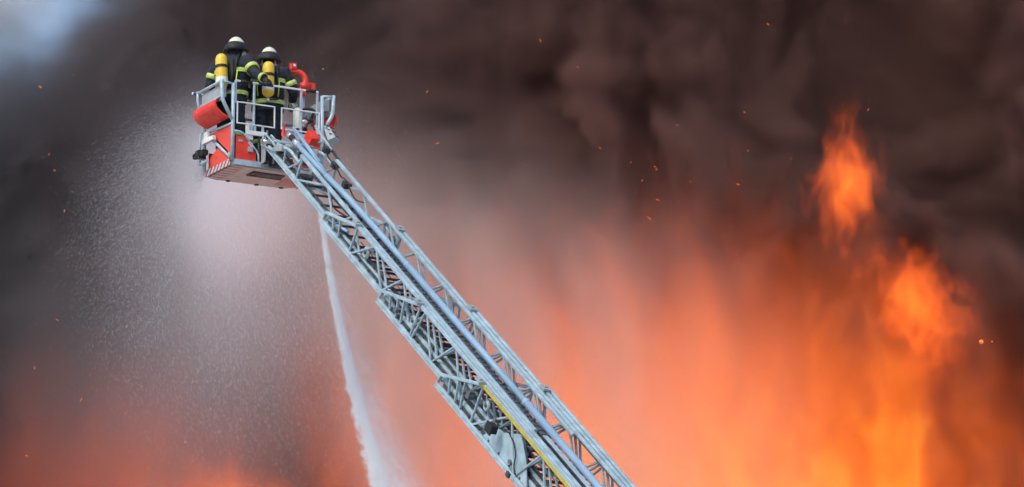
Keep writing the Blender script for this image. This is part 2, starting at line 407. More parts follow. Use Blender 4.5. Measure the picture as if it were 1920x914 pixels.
# pulleys, hoist ropes, hydraulics seen through the webs
fit = empty('hoist_gear', ladder)
def pulley(u, s, n, r):
    m = MB(); m.tube([P(u, s - .012, n), P(u, s - .008, n), P(u, s + .008, n), P(u, s + .012, n)], [r * .94, r, r, r * .94], 20); m.build('pulley', 'grey', fit, True)
    m = MB(); m.tube(arc(P(u, s - .016, n), (0, r * .72, 0), (0, 0, r * .72), 0, 342, 20), .010, 6, closed=True); m.build('pulley_rim', 'alu', fit, True)
    MB().tube([P(u, s - .03, n), P(u, s + .03, n)], r * .3, 10).build('pulley_hub', 'dark', fit, True)
pulley(3.62, -.31, .14, .085); pulley(5.55, -.41, .09, .075); pulley(3.15, .31, .17, .085); pulley(8.0, -.45, .15, .07); pulley(7.75, -.42, .10, .05); pulley(8.55, -.43, .06, .06)
for (s, n, a, b, r, mt) in ((-.19, .0, 2.6, 9.5, .020, 'alu2'), (-.24, -.075, 4.9, 12.5, .022, 'alu2'), (-.31, -.15, 7.2, 16, .030, 'alu2'), (-.24, -.16, 7.2, 16, .022, 'dark')):
    MB().tube([P(a, s, n), P(b, s, n)], r, 10).build('slide_rail', mt, fit, True)
for s, n in ((.14, .05), (.17, .04), (.2, .02), (-.15, .0), (-.1, .02)):
    MB().tube([P(3.0, s, n), P(15, s, n - .04)], .006, 5).build('hoist_rope', 'hose', fit)
MB().tube([P(2.95, .31, .16), P(2.72, .30, .23)], .022, 10).build('rope_anchor', 'alu', fit, True)
MB().tube([P(3.0, .28, .15), P(3.35, .27, .02)], .012, 8).build('rope_arm', 'dark', fit, True)
MB().tube([P(2.6, -.3, .05), P(2.95, -.3, .12)], .02, 10).build('buffer', 'pipe', fit, True)
# side plate of the outermost section with its black lamp and cable
MB().prism([P(8.15, -.462, -.18), P(9.5, -.462, -.18), P(9.30, -.462, .06), P(8.98, -.462, .28), P(8.70, -.462, .14), P(8.35, -.462, .04)], (.012, 0, 0)).build('side_plate', 'alu', fit)
m = MB(); m.box((-.56, -8.58, .05), (-.47, -8.46, .15)); m.box((-.575, -8.60, .035), (-.555, -8.44, .165)); m.build('work_light', 'rubber', fit)
MB().tube([P(8.56, -.47, .12), P(8.74, -.43, .17)], .02, 10).build('work_light_arm', 'dark', fit, True)
MB().tube(bend([P(8.74, -.48, .17), P(8.95, -.49, .13), P(9.08, -.49, .02), P(9.1, -.49, -.1), P(9.2, -.49, -.16)], .12, 6), .009, 6).build('cable', 'rubber', fit, True)
MB().box((-.52, -9.24, -.20), (-.49, -9.16, -.14)).build('cable_socket', 'dark', fit)
for (u, n) in ((7.4, .03), (7.55, .10), (8.2, -.03), (9.0, -.1), (8.35, .14)):
    MB().box((-.43, -u - .035, n - .022), (-.35, -u + .035, n + .022)).build('valve_block', 'chain', fit)
for (u, s, n) in ((2.75, -.28, .06), (5.05, -.36, .0), (7.5, -.36, .02), (3.35, -.1, -.04), (5.3, 0, -.1), (6.2, -.2, -.06)):
    MB().box((s - .04, -u - .035, n - .025), (s + .04, -u + .045, n + .025)).build('valve_block', rnd.choice(['chain', 'grey']), fit)

# ================================================================ rescue basket
bk = empty('rescue_basket'); bk.location = OB; bk.rotation_euler = (0, 0, TH)
tag(bk, 'red and grey tubular rescue basket at the tip of the ladder', 'rescue basket')
W, D = 1.40, .86
fl = MB(); fl.prism([(0.02, .0, .0), (.10, -.03, .0), (W - .1, -.03, .0), (W, .0, .0), (W, D - .12, -.0), (W - .16, D + .02, .0), (.16, D + .02, .0), (0.02, D - .04, .0)], (0, 0, .06)); fl.build('floor', 'grey', bk)
un = MB(); un.prism([(.22, .02, -.012), (W - .02, .02, -.012), (W - .02, D - .14, -.012), (W - .18, D - .01, -.012), (.22, D - .01, -.012)], (0, 0, .010)); un.build('underside_plate', 'under', bk)
MB().prism([(.03, .02, -.012), (.216, .02, -.012), (.216, D - .01, -.012), (.15, D - .01, -.012), (.03, D - .06, -.012)], (0, 0, .010)).build('striped_underside', 'stripe2', bk)
m = MB()
for a, b, c, d in ((.42, .16, .90, .19), (.42, .16, .45, .36), (.42, .36, .95, .39), (.50, .20, .92, .34)): m.box((a, b, -.03), (c, d, -.013))
m.build('underside_slot', 'dark', bk)
for r_ in (.34, .78, 1.16): MB().tube([(r_, D - .05, -.026), (r_, D - .05, -.01)], [.03, .036], 12).build('drain_plug', 'dark', bk, True)
for i in range(7): MB().box((1.0 + i * .05, .30, -.018), (1.012 + i * .05, D - .16, -.0125)).build('underside_rib', 'red', bk)
MB().box((-.012, .02, -.005), (-.001, D - .03, .085)).build('striped_band', 'stripe', bk)
MB().box((W + .001, .02, -.005), (W + .012, D - .03, .085)).build('striped_band', 'stripe', bk)
MB().box((.03, -.045, -.004), (.44, -.031, .075)).build('rear_sill', 'tube', bk)
MB().box((.96, -.045, -.004), (W - .03, -.031, .075)).build('rear_sill', 'tube', bk)
rt = .027
for sd in (0, 1):
    fx = (lambda r_: r_) if sd == 0 else (lambda r_: W - r_)
    def T(pts, r_=rt, name='post', mt='tube', rad=.07): return MB().tube(bend([(fx(a), b, c) for a, b, c in pts], rad, 4), r_, 10).build(name, mt, bk, True)
    T([(.015, -.01, .06), (.015, -.01, 1.15)])
    T([(-.165, -.01, 1.18), (-.15, -.01, .90), (.0, -.01, .64)])
    T([(-.165, .76, 1.19), (-.165, .76, 1.04), (-.04, .79, .72), (-.03, .80, .06)], .024)
    T([(-.165, -.01, 1.165), (-.165, .76, 1.165)], .022, 'side_rail')
    T([(-.160, -.01, .95), (-.160, .76, .95)], .016, 'side_rail')
    T([(-.15, -.01, .905), (-.145, .76, .985)], .014, 'side_rail')
    T([(.015, -.01, 1.145), (-.165, -.01, 1.165)], .018, 'side_rail')
    T([(.0, -.01, .58), (-.03, .72, .60)], .018, 'side_rail')
    T([(-.02, .76, .60), (-.004, .02, .10)], .022, 'side_brace')
    T([(-.015, .80, .64), (-.10, .80, .60), (-.10, .80, .16)], .014, 'side_post')
    # red rolled flap
    oc = [(-.16 + -.085 * math.cos(R(t)), .855 + .10 * math.sin(R(t))) for t in range(60, -40, -10)] + [(-.205, .77), (-.13, .70), (-.06, .665), (-.02, .66)]
    oc = [(-.19, .93), (-.225, .905), (-.243, .87), (-.245, .83), (-.232, .79), (-.205, .755), (-.165, .72), (-.12, .695), (-.07, .675), (-.02, .665)]
    ic = [(a + .022, z + .018) for a, z in reversed(oc)]
    MB().prism([(fx(a), .03, z) for a, z in oc + ic], (0, .71, 0)).build('side_flap', 'red', bk)
    MB().box(tuple(min(fx(-.14), fx(-.05)) if i == 0 else v for i, v in enumerate((0, .08, .97))), tuple(max(fx(-.14), fx(-.05)) if i == 0 else v for i, v in enumerate((0, .68, 1.13)))).build('tool_box', 'grey', bk)
    MB().prism([(fx(.004), .02, .56), (fx(-.012), .63, .575), (fx(.004), .02, .15)], (0.006 if sd == 0 else -.006, 0, 0)).build('mesh_panel', 'redmesh', bk)
    MB().prism([(fx(.004), .04, .09), (fx(-.006), .42, .33), (fx(-.012), .68, .22), (fx(-.01), .68, .09)], (0.006 if sd == 0 else -.006, 0, 0)).build('mesh_panel', 'redmesh', bk)
    # rear corner panel with its tube frame
    MB().prism([(fx(.06), -.02, .08), (fx(.06), -.02, .41), (fx(.18), -.02, .41), (fx(.37), -.02, .19), (fx(.37), -.02, .08)], (0, .008, 0)).build('rear_panel', 'red', bk)
    T([(.03, -.03, .475), (.15, -.03, .475), (.405, -.03, .19), (.405, -.03, .06)], .013, 'panel_frame')
MB().box((.24, -.05, .20), (.31, -.022, .27)).build('junction_box', 'grey', bk)
MB().box((.10, -.03, .33), (.16, -.021, .36)).build('junction_box', 'grey', bk)
# white frames of the two gates and the rail above them
def frame(name, r0, r1, z0, z1, t, extra=()):
    m = MB(); y = -.02
    for p, q in (((r0, y, z0), (r1, y, z0)), ((r0, y, z1), (r1, y, z1))): m.bar(p, q, t, t)
    for p, q in (((r0, y, z0 - t/2), (r0, y, z1 + t/2)), ((r1, y, z0 - t/2), (r1, y, z1 + t/2))): m.bar(p, q, t, t * 1.01, (0, 1, 0))
    return m.build(name, 'white', bk)
frame('gate', .075, .645, .595, .895, .018)
frame('gate', .755, 1.335, .595, .895, .018)
m = MB(); m.bar((.05, -.005, 1.2), (1.325, -.005, 1.2), .026, .026); m.build('rear_rail', 'white', bk)
for r_, z0 in ((.052, .88), (.335, .45), (1.06, .45), (1.31, .45)):
    MB().bar((r_, -.004, z0), (r_, -.004, 1.2), .03, .03, (0, 1, 0)).build('rail_post', 'tube', bk)
for a, b, mt in ((.12, .30, 'rubber'), (.40, .62, 'blue'), (1.13, 1.28, 'rubber')):
    MB().tube([(a, -.005, 1.2), (b, -.005, 1.2)], .021, 10).build('rail_grip', mt, bk, True)
MB().tube([(-.22, .80, 1.17), (-.12, .78, 1.17)], .024, 10).build('rail_grip', 'blue', bk, True)
MB().tube([(-.235, .80, 1.17), (-.22, .80, 1.17)], .02, 10).build('rail_cap', 'white', bk, True)
# hinge brackets and white step parts under the gates
for r_ in (.28, .33, .45, .95, 1.18): MB().box((r_, -.035, .50), (r_ + .03, -.012, .60)).build('gate_hinge', 'tube', bk)
m = MB(); m.box((.20, -.06, .44), (.52, -.03, .50)); m.box((.20, -.062, .50), (.24, -.028, .57)); m.box((.46, -.062, .36), (.52, -.028, .44)); m.build('fold_step', 'white', bk)
for r_ in (.42, .50): MB().tube([(r_, .0, .06), (r_, .0, .5)], .02, 8).build('mount_tube', 'dark', bk, True)
for r_, mt in ((.435, 'grey'), (.50, 'dark'), (.57, 'grey')):
    MB().prism([(r_, -.05, .05), (r_, -.05, .40), (r_, -.10, .44), (r_, -.20, .34), (r_, -.16, .05)], (.014, 0, 0)).build('mount_plate', mt, bk)
MB().prism([(.92, -.06, .24), (.92, -.06, .50), (.92, -.16, .52), (.92, -.22, .40), (.92, -.20, .24)], (.20, 0, 0)).build('mount_box', 'grey', bk)
MB().box((1.135, -.20, .22), (1.165, -.07, .50)).build('mount_plate', 'alu', bk)
MB().tube(bend([(.47, -.12, .42), (.50, -.2, .3), (.46, -.22, .16), (.52, -.16, .05)], .06, 5), .010, 6).build('hydraulic_line', 'rubber', bk, True)
MB().tube(bend([(.55, -.10, .36), (.60, -.2, .22), (.56, -.22, .1), (.62, -.12, .04)], .06, 5), .010, 6).build('hydraulic_line', 'rubber', bk, True)
MB().box((.56, -.1, .02), (.90, -.02, .16)).build('mount_beam', 'dark', bk)
# front side
for z_ in (1.165, .9, .6): MB().tube([(-.16 if z_ > 1 else 0, D - .06, z_), (W + .16 if z_ > 1 else W, D - .06, z_)], .02, 10).build('front_rail', 'tube', bk, True)
for r_ in (.45, .95): MB().tube([(r_, D - .06, .06), (r_, D - .06, 1.165)], .018, 8).build('front_post', 'tube', bk, True)
MB().box((.05, D - .03, .08), (W - .05, D - .02, .35)).build('front_panel', 'red', bk)
# black camera and white bracket on the left side
m = MB(); m.box((-.16, .72, .24), (-.05, .84, .35)); m.tube([(-.13, .86, .29), (-.13, .90, .29)], .045, 12); m.box((-.15, .60, .26), (-.07, .71, .33)); m.build('side_camera', 'rubber', bk)
m = MB(); m.box((-.09, .42, .44), (-.04, .76, .50)); m.box((-.085, .60, .49), (-.05, .72, .60)); m.build('side_bracket', 'white', bk)
MB().tube([(-.10, .55, .16), (-.10, .80, .16)], .02, 8).build('side_hook', 'tube', bk, True)
# right hand equipment: pale canister, dark hose coupling, red tray
MB().tube([(1.16, .30, .62), (1.16, .30, .66), (1.16, .30, .98), (1.16, .30, 1.02)], [.05, .07, .07, .04], 14).build('canister', 'label', bk, True)
MB().tube(arc((1.22, .20, .66), (.10, 0, 0), (0, .09, .05), 0, 342, 18), .035, 8, closed=True).build('hose_coil', 'rubber', bk, True)
MB().tube(bend([(1.02, .1, .55), (1.2, .05, .52), (1.36, .1, .56), (1.43, .2, .66)], .1, 5), .03, 8).build('tray_rim', 'red', bk, True)
MB().tube(bend([(1.2, .4, 1.0), (1.3, .3, 1.04), (1.36, .15, .98), (1.28, .1, .86)], .08, 5), .02, 8).build('hose', 'rubber', bk, True)
for (r_, d_, z_, mt) in ((1.12, .25, .56, 'dark'), (1.22, .22, .74, 'ring'), (1.30, .2, .82, 'dark'), (1.1, .3, 1.04, 'ring'), (1.25, .3, .9, 'grey')):
    MB().tube([(r_ - .05, d_, z_), (r_ + .05, d_ + .03, z_ + .02)], [.04, .03], 10).build('coupling', mt, bk, True)
# water monitor
wm = empty('water_monitor', bk)
MB().tube([(1.30, .45, .9), (1.30, .45, 1.28)], .038, 14).build('monitor_stem', 'ring', wm, True)
MB().tube([(1.30, .45, 1.25), (1.30, .45, 1.27), (1.30, .45, 1.34), (1.30, .45, 1.36)], [.04, .058, .058, .04], 16).build('monitor_base', 'red', wm, True)
MB().tube([(1.26, .43, 1.39), (1.40, .40, 1.40)], [.048, .048], 14).build('monitor_flange', 'red', wm, True)
MB().box((1.39, .36, 1.35), (1.46, .43, 1.44)).build('monitor_motor', 'red', wm)
MB().tube(bend([(1.28, .43, 1.38), (1.36, .45, 1.46), (1.34, .47, 1.56), (1.26, .49, 1.61), (1.18, .51, 1.60)], .07, 6), .040, 12).build('monitor_elbow', 'red', wm, True)
MB().tube([(1.185, .51, 1.57), (1.17, .50, 1.70)], .034, 12).build('monitor_swivel', 'red', wm, True)
MB().box((1.14, .455, 1.64), (1.21, .54, 1.72)).build('monitor_head', 'red', wm)
MB().tube([(1.175, .452, 1.685), (1.175, .446, 1.685)], .02, 14).build('monitor_cap', 'white', wm, True)
MB().tube([(1.20, .55, 1.60), (1.06, 1.0, 1.63)], [.036, .028], 12).build('monitor_barrel', 'red', wm, True)

# ================================================================ firefighters
def remeshed(mb, name, voxel, matname, noise_amp=.011):
    me = mb.mesh(name + '_raw'); tmp = bpy.data.objects.new(name + '_raw', me); COL.objects.link(tmp)
    md = tmp.modifiers.new('r', 'REMESH'); md.mode = 'VOXEL'; md.voxel_size = voxel
    sm = tmp.modifiers.new('s', 'SMOOTH'); sm.factor = .5; sm.iterations = 4
    dg = bpy.context.evaluated_depsgraph_get(); out = bpy.data.meshes.new_from_object(tmp.evaluated_get(dg))
    bpy.data.objects.remove(tmp); bpy.data.meshes.remove(me)
    from mathutils import noise as mn
    nr = [v.normal.copy() for v in out.vertices]
    for v, n in zip(out.vertices, nr):                  # creases of heavy cloth
        q = v.co
        a = mn.noise(Vector((q.x * 9, q.y * 9, q.z * 17))) + .6 * mn.noise(Vector((q.x * 22, q.y * 22, q.z * 30)))
        v.co = q + n * a * noise_amp
    for p in out.polygons: p.use_smooth = True
    out.name = name; out.materials.clear(); out.materials.append(M[matname])
    return out
def limb_rings(pts, rad):
    pts = [Vector(p) for p in pts]; out = []
    a = None
    for i, p in enumerate(pts):
        d = (pts[min(i+1, len(pts)-1)] - pts[max(i-1, 0)]).normalized()
        if a is None: a = d.orthogonal().normalized()
        a = (a - d * a.dot(d)).normalized(); out.append((p, a * rad[i], d.cross(a) * rad[i]))
    return out
def band(parent, p, q, r, width=.055, name='reflective_band'):
    """lime band with a silver stripe round a limb, centred at p along p->q"""
    p, q = Vector(p), Vector(q); d = (q - p).normalized() * width * .5
    o = MB().tube([p - d, p - d * .98, p + d * .98, p + d], [r * .98, r, r, r * .98], 16).build(name, 'lime', parent, True)
    MB().tube([p - d * .30, p + d * .30], r + .003, 16, caps=False).build('silver_stripe', 'silver', o, True)
def torso_band(parent, c, a, b, h=.055):
    c = Vector(c)
    o = MB().loft([(c + Vector((0, 0, -h/2)), (a, 0, 0), (0, b, 0)), (c + Vector((0, 0, h/2)), (a, 0, 0), (0, b, 0))], 24, caps=False).build('reflective_band', 'lime', parent, True)
    MB().loft([(c + Vector((0, 0, -h*.16)), (a + .003, 0, 0), (0, b + .003, 0)), (c + Vector((0, 0, h*.16)), (a + .003, 0, 0), (0, b + .003, 0))], 24, caps=False).build('silver_stripe', 'silver', o, True)
def glove(parent, wrist, hand_dir, palm_n, curl):
    w, d = Vector(wrist), Vector(hand_dir).normalized(); n = Vector(palm_n); n = (n - d * n.dot(d)).normalized(); s = d.cross(n)
    m = MB(); m.loft([(w, s * .032, n * .03), (w + d * .04, s * .045, n * .026), (w + d * .09, s * .046, n * .02), (w + d * .105, s * .04, n * .014)], 12)
    for i, L in enumerate((.07, .08, .075, .06)):
        b = w + d * .09 + s * (-.033 + .022 * i); p1 = b + d * L * .5 * math.cos(curl * .5) + n * L * .5 * math.sin(curl * .5)
        p2 = p1 + d * L * .35 * math.cos(curl * 1.2) + n * L * .35 * math.sin(curl * 1.2); p3 = p2 + d * L * .3 * math.cos(curl * 1.8) + n * L * .3 * math.sin(curl * 1.8)
        m.tube([b - d * .02, b, p1, p2, p3], [.011, .0115, .011, .010, .007], 8)
    b = w + d * .03 - s * .04
    m.tube([b + s * .02, b, b + d * .03 - s * .02 + n * .01, b + d * .055 - s * .018 + n * .03], [.014, .014, .012, .008], 8)
    m.build('glove', 'rubber', parent, True)
def person(label, loc, yaw, height, lean, arms, tank_tilt, head_tilt=(0, 0), stance=.11):
    root = empty('person'); root.location = loc; root.rotation_euler = (0, 0, yaw); tag(root, label, 'person', 'firefighters in the basket')
    k = height / 1.80
    def S(x, y, z): return Vector((x * k, (y + lean * max(0, z - .9)) * k, z * k))
    b = MB()
    tor = [(.86, .205, .15, 0), (.95, .22, .16, 0), (1.05, .215, .155, 0), (1.18, .225, .16, .0), (1.30, .24, .17, -.005), (1.40, .245, .165, -.01), (1.47, .205, .135, -.01), (1.52, .12, .095, 0), (1.56, .075, .075, .01)]
    b.loft([(S(0, y, z), (a * k, 0, 0), (0, c * k, 0)) for z, a, c, y in tor], 20)
    # head with brow, nose, chin; neck inside the hood
    hx, hy = head_tilt
    hd = [(1.46, .085, .085, .0), (1.53, .075, .08, .012), (1.56, .075, .088, .03), (1.60, .078, .098, .03), (1.64, .08, .10, .025), (1.69, .078, .098, .02), (1.73, .06, .078, .015), (1.755, .03, .04, .015)]
    b.loft([(S(hx * (z - 1.5) * 4, y + hy * (z - 1.5) * 4, z), (a * k, 0, 0), (0, c * k, 0)) for z, a, c, y in hd], 16)
    b.tube([S(hx, .12 + hy, 1.637), S(hx, .145 + hy, 1.607), S(hx, .12 + hy, 1.592)], [.012, .017, .012], 8)
    for sx in (-1, 1):
        b.loft(limb_rings([S(sx * .09, 0, .92), S(sx * (.10), .0, .75), S(sx * stance, .03, .50), S(sx * (stance + .01), .0, .28), S(sx * (stance + .01), -.01, .10)], [.115 * k, .105 * k, .088 * k, .085 * k, .088 * k]), 14)
        b.loft([(S(sx * (stance + .015), -.02, .0), (.052, 0, 0), (0, .08, 0)), (S(sx * (stance + .015), .0, .05), (.055, 0, 0), (0, .11, 0)), (S(sx * (stance + .015), -.01, .13), (.055, 0, 0), (0, .065, 0))], 12)
        sh, el, wr = [S(*p) for p in arms[sx]]
        b.loft(limb_rings([sh.lerp(S(0, 0, 1.40), .35), sh, sh.lerp(el, .5), el, el.lerp(wr, .5), wr], [.10 * k, .098 * k, .088 * k, .078 * k, .068 * k, .055 * k]), 14)
    me = remeshed(b, 'turnout_suit', .014, 'cloth')
    inst('turnout_suit', me, root)
    for sx in (-1, 1):
        sh, el, wr = [S(*p) for p in arms[sx]]
        band(root, sh.lerp(el, .62), el, .094 * k, .07); band(root, el.lerp(wr, .84), wr, .067 * k, .05)
        glove(root, wr + (wr - el).normalized() * .01, (wr - el) + Vector((0, 0, -.02)), (0, .3, -1), .9)
        lk = S(sx * (stance), .02, .42); band(root, lk, S(sx * stance, 0, .3), .100 * k)
    torso_band(root, S(0, -.004, 1.30), .256 * k, .186 * k, .06); torso_band(root, S(0, 0, .99), .234 * k, .175 * k, .06)
    # jacket hem and waist belt of the harness
    MB().loft([(S(0, 0, .865), (.222 * k, 0, 0), (0, .168 * k, 0)), (S(0, 0, .93), (.228 * k, 0, 0), (0, .170 * k, 0))], 24, caps=False).build('jacket_hem', 'cloth', root, True)
    MB().loft([(S(0, 0, 1.075), (.228 * k, 0, 0), (0, .170 * k, 0)), (S(0, 0, 1.12), (.232 * k, 0, 0), (0, .172 * k, 0))], 24, caps=False).build('harness_belt', 'rubber', root, True)
    for sx in (-1, 1):
        MB().tube([S(sx * .11, -.178, 1.18), S(sx * .13, -.19, 1.36), S(sx * .12, -.11, 1.51), S(sx * .12, .06, 1.50), S(sx * .13, .15, 1.38)], .018, 6).build('harness_strap', 'rubber', root, True)
        MB().tube([S(sx * .14, -.178, 1.05), S(sx * .155, -.178, 1.28)], .009, 6).build('vertical_stripe', 'lime', root, True)
    # helmet
    hc = S(hx * 1.0, .02 + hy * 1.0, 1.662)
    hm = MB()
    hm.loft([(hc + Vector((0, 0, z)), (a, 0, 0), (0, c, 0)) for z, a, c in ((.0, .132, .155), (.03, .128, .148), (.06, .116, .134), (.09, .102, .118), (.12, .082, .096), (.142, .056, .066), (.156, .03, .036), (.160, .008, .01))], 24)
    ho = hm.build('helmet', 'helmet', root, True)
    MB().loft([(hc + Vector((0, .02, z)), (a, 0, 0), (0, c, 0)) for z, a, c in ((-.008, .120, .185), (.004, .122, .188), (.014, .118, .165))], 24).build('helmet_brim', 'helmet', ho, True)
    ng = [hc + Vector((math.sin(t) * .152, -math.cos(t) * .168, 0)) for t in [R(-125 + 250 * i / 20) for i in range(21)]]
    m = MB(); vs = []; 
    for p in ng:
        o = (p - hc).normalized()
        vs += [p - o * .034 + Vector((0, 0, .066)), p + o * .004 + Vector((0, 0, .03)), p + o * .026 + Vector((0, 0, -.035)), p + o * .020 + Vector((0, 0, -.062)), p - o * .02 + Vector((0, 0, -.06)), p - o * .045 + Vector((0, 0, .055))]
    n_ = len(ng); m.add(vs, [(i*6+j, i*6+(j+1) % 6, (i+1)*6+(j+1) % 6, (i+1)*6+j) for i in range(n_-1) for j in range(6)] + [(0, 1, 2, 3, 4, 5), tuple((n_-1)*6+j for j in range(6))])
    m.build('neck_guard', 'rubber', root, True)
    MB().loft([(hc + Vector((0, .10, -.01)), (.10, 0, 0), (0, .07, 0)), (hc + Vector((0, .105, -.06)), (.098, 0, 0), (0, .072, 0)), (hc + Vector((0, .085, -.12)), (.065, 0, 0), (0, .06, 0))], 16).build('face_mask', 'lamp', root, True)
    # air cylinder on its back plate
    MB().loft([(S(0, -.178, 1.08), (.10, 0, 0), (0, .02, 0)), (S(0, -.188, 1.25), (.12, 0, 0), (0, .02, 0)), (S(0, -.178, 1.45), (.09, 0, 0), (0, .02, 0))], 12).build('back_plate', 'rubber', root, True)
    tx, ty = tank_tilt
    tb = S(0, -.285, 1.03); td = Vector((tx, ty + lean, 1)).normalized(); r_ = .084
    pts = [tb + td * z for z in (-.045, -.02, .0, .03, .40, .44, .47, .49, .50)]
    to = MB().tube(pts, [.018, .03, r_ * .75, r_, r_, r_ * .95, r_ * .78, r_ * .5, r_ * .15], 20).build('air_cylinder', 'tank', root, True)
    MB().tube([tb + td * -.10, tb + td * -.03], .026, 12).build('cylinder_valve', 'ring', to, True)
    MB().tube([tb + td * .06, tb + td * .13], r_ + .002, 20, caps=False).build('cylinder_label', 'label', to, True)
    for z in (.27,): MB().tube([tb + td * z, tb + td * (z + .045)], r_ + .006, 20, caps=False).build('cylinder_strap', 'rubber', root, True)
    MB().tube(bend([tb + td * -.06 + Vector((.03, 0, 0)), S(.16, -.2, 1.0), S(.22, -.05, 1.15), S(.17, .1, 1.4), S(.05, .17, 1.55)], .08, 5), .010, 6).build('air_hose', 'rubber', root, True)
    return root
def on_floor(r_, d_): return OB + VR * r_ + VD * d_ + VZ * .062
person('firefighter with tilted yellow tank and arm reaching sideways, nearer the basket corner', on_floor(.17, .40), R(-22), 1.90, .12,
       {-1: [(-.225, -.01, 1.44), (-.33, .02, 1.17), (-.24, .27, 1.10)], 1: [(.225, -.01, 1.44), (.36, -.08, 1.24), (.55, -.16, 1.12)]}, (-.10, 0), (.01, .01))
person('firefighter with upright yellow tank standing beside the red water cannon', on_floor(.75, .42), R(4), 1.82, .07,
       {-1: [(-.225, -.01, 1.44), (-.30, .10, 1.18), (-.15, .32, 1.12)], 1: [(.225, -.01, 1.44), (.36, .03, 1.18), (.34, .30, 1.10)]}, (0, 0), (.01, 0))

# ================================================================ drifting embers
em = MB().loft([((0, 0, -.5), (.0, 0, 0), (0, .0, 0)), ((0, 0, -.2), (.5, 0, 0), (0, .5, 0)), ((0, 0, .25), (.42, 0, 0), (0, .42, 0)), ((0, 0, .5), (0, 0, 0), (0, 0, 0))], 6, caps=False).mesh('ember'); em.materials.append(M['ember'])
def ember(u, v, length, wid, ang, y):
    p = px(u, v, y); s = y / F_PX
    mt = Matrix.Translation(p) @ Matrix.Rotation(ang, 4, 'Y') @ Matrix.Diagonal((wid * s, wid * s, length * s, 1))
    o = inst('ember', em, None, mt); tag(o, 'tiny glowing orange ember adrift in front of the smoke', 'ember', 'embers drifting in the smoke')
spots = [(1013, 76, 9), (982, 103, 9), (1083, 126, 6), (972, 220, 7), (820, 269, 8), (801, 172, 6), (740, 60, 6), (1125, 278, 6), (1100, 309, 5), (1278, 430, 8), (1440, 46, 8), (1770, 188, 9), (1402, 283, 6),
         (1376, 297, 7), (1396, 211, 5), (1628, 206, 6), (1308, 361, 8), (1384, 346, 8), (1055, 367, 5), (1228, 313, 5), (1204, 339, 5), (1110, 412, 6), (1270, 235, 6), (205, 138, 9), (92, 290, 6), (121, 396, 7), (240, 680, 7),
         (107, 600, 8), (270, 728, 8), (152, 750, 8), (50, 855, 8), (30, 425, 6), (65, 690, 7), (180, 610, 6), (1218, 410, 12), (1233, 375, 10), (930, 293, 5), (985, 310, 5), (495, 72, 5), (606, 130, 5)]
for u, v, L in [q for i, q in enumerate(spots) if i % 5 not in (1, 3)]: ember(u, v, L, rnd.uniform(.8, 1.3), R(rnd.choice([-55, -60, 110, 20, -40, 65]) + rnd.uniform(-15, 15)), rnd.uniform(84, 87))
for i in range(14): ember(rnd.gauss(1300, 190), rnd.gauss(320, 75), rnd.uniform(2, 6), rnd.uniform(.6, 1.1), R(rnd.uniform(-70, 40)), rnd.uniform(84, 87))
for i in range(5): ember(rnd.uniform(20, 360), rnd.uniform(100, 850), rnd.uniform(4, 8), rnd.uniform(1.2, 2.0), R(rnd.uniform(-75, -40)), rnd.uniform(84, 87))
for u, v, L, w_ in ((1840, 641, 9, 9), (1860, 641, 3, 3)): ember(u, v, L, w_, .3, 86)

# ================================================================ spray droplets
dm = MB(); src = OB + VR * .1 + VD * .9 + VZ * .15
for i in range(56000):
    a = rnd.gauss(0, 1)
    if i % 5 < 3:      # fan thrown out to the left of the basket
        ang = R(rnd.uniform(95, 245)); sp = rnd.uniform(.3, 1) ** .6 * 3.6; t = rnd.uniform(.04, .62)
        vel = Vector((math.cos(ang) * sp, rnd.gauss(0, 1.2), math.sin(ang) * sp + .8))
        p = src + vel * t + Vector((0, 0, -4.9 * t * t)); vel.z -= 9.8 * t
    else:              # rain of drops falling below
        p = px(rnd.gauss(470, 130), rnd.gauss(560, 170), rnd.uniform(60, 68)); vel = Vector((rnd.gauss(.9, .5), 0, -4 + rnd.gauss(0, .5)))
    fall = i % 5 > 2; d = vel.normalized(); L = rnd.uniform(.014, .038) if fall else rnd.uniform(.007, .024); w = rnd.uniform(.0004, .0008) if fall else rnd.uniform(.0005, .0011)
    s = d.cross(Vector((0, 1, .2))).normalized() * w; q = d.cross(s).normalized() * w
    dm.add([p - d * L, p + s, p - s * .5 + q, p - s * .5 - q, p + d * L], [(0, 1, 2), (0, 2, 3), (0, 3, 1), (4, 2, 1), (4, 3, 2), (4, 1, 3)])
me = bpy.data.meshes.new('water_droplets'); me.from_pydata(dm.v, [], dm.f); me.materials.append(M['drop'])
tag(inst('water_droplets', me), 'fine white water droplets sprayed out beside the basket', 'droplets', kind='stuff')

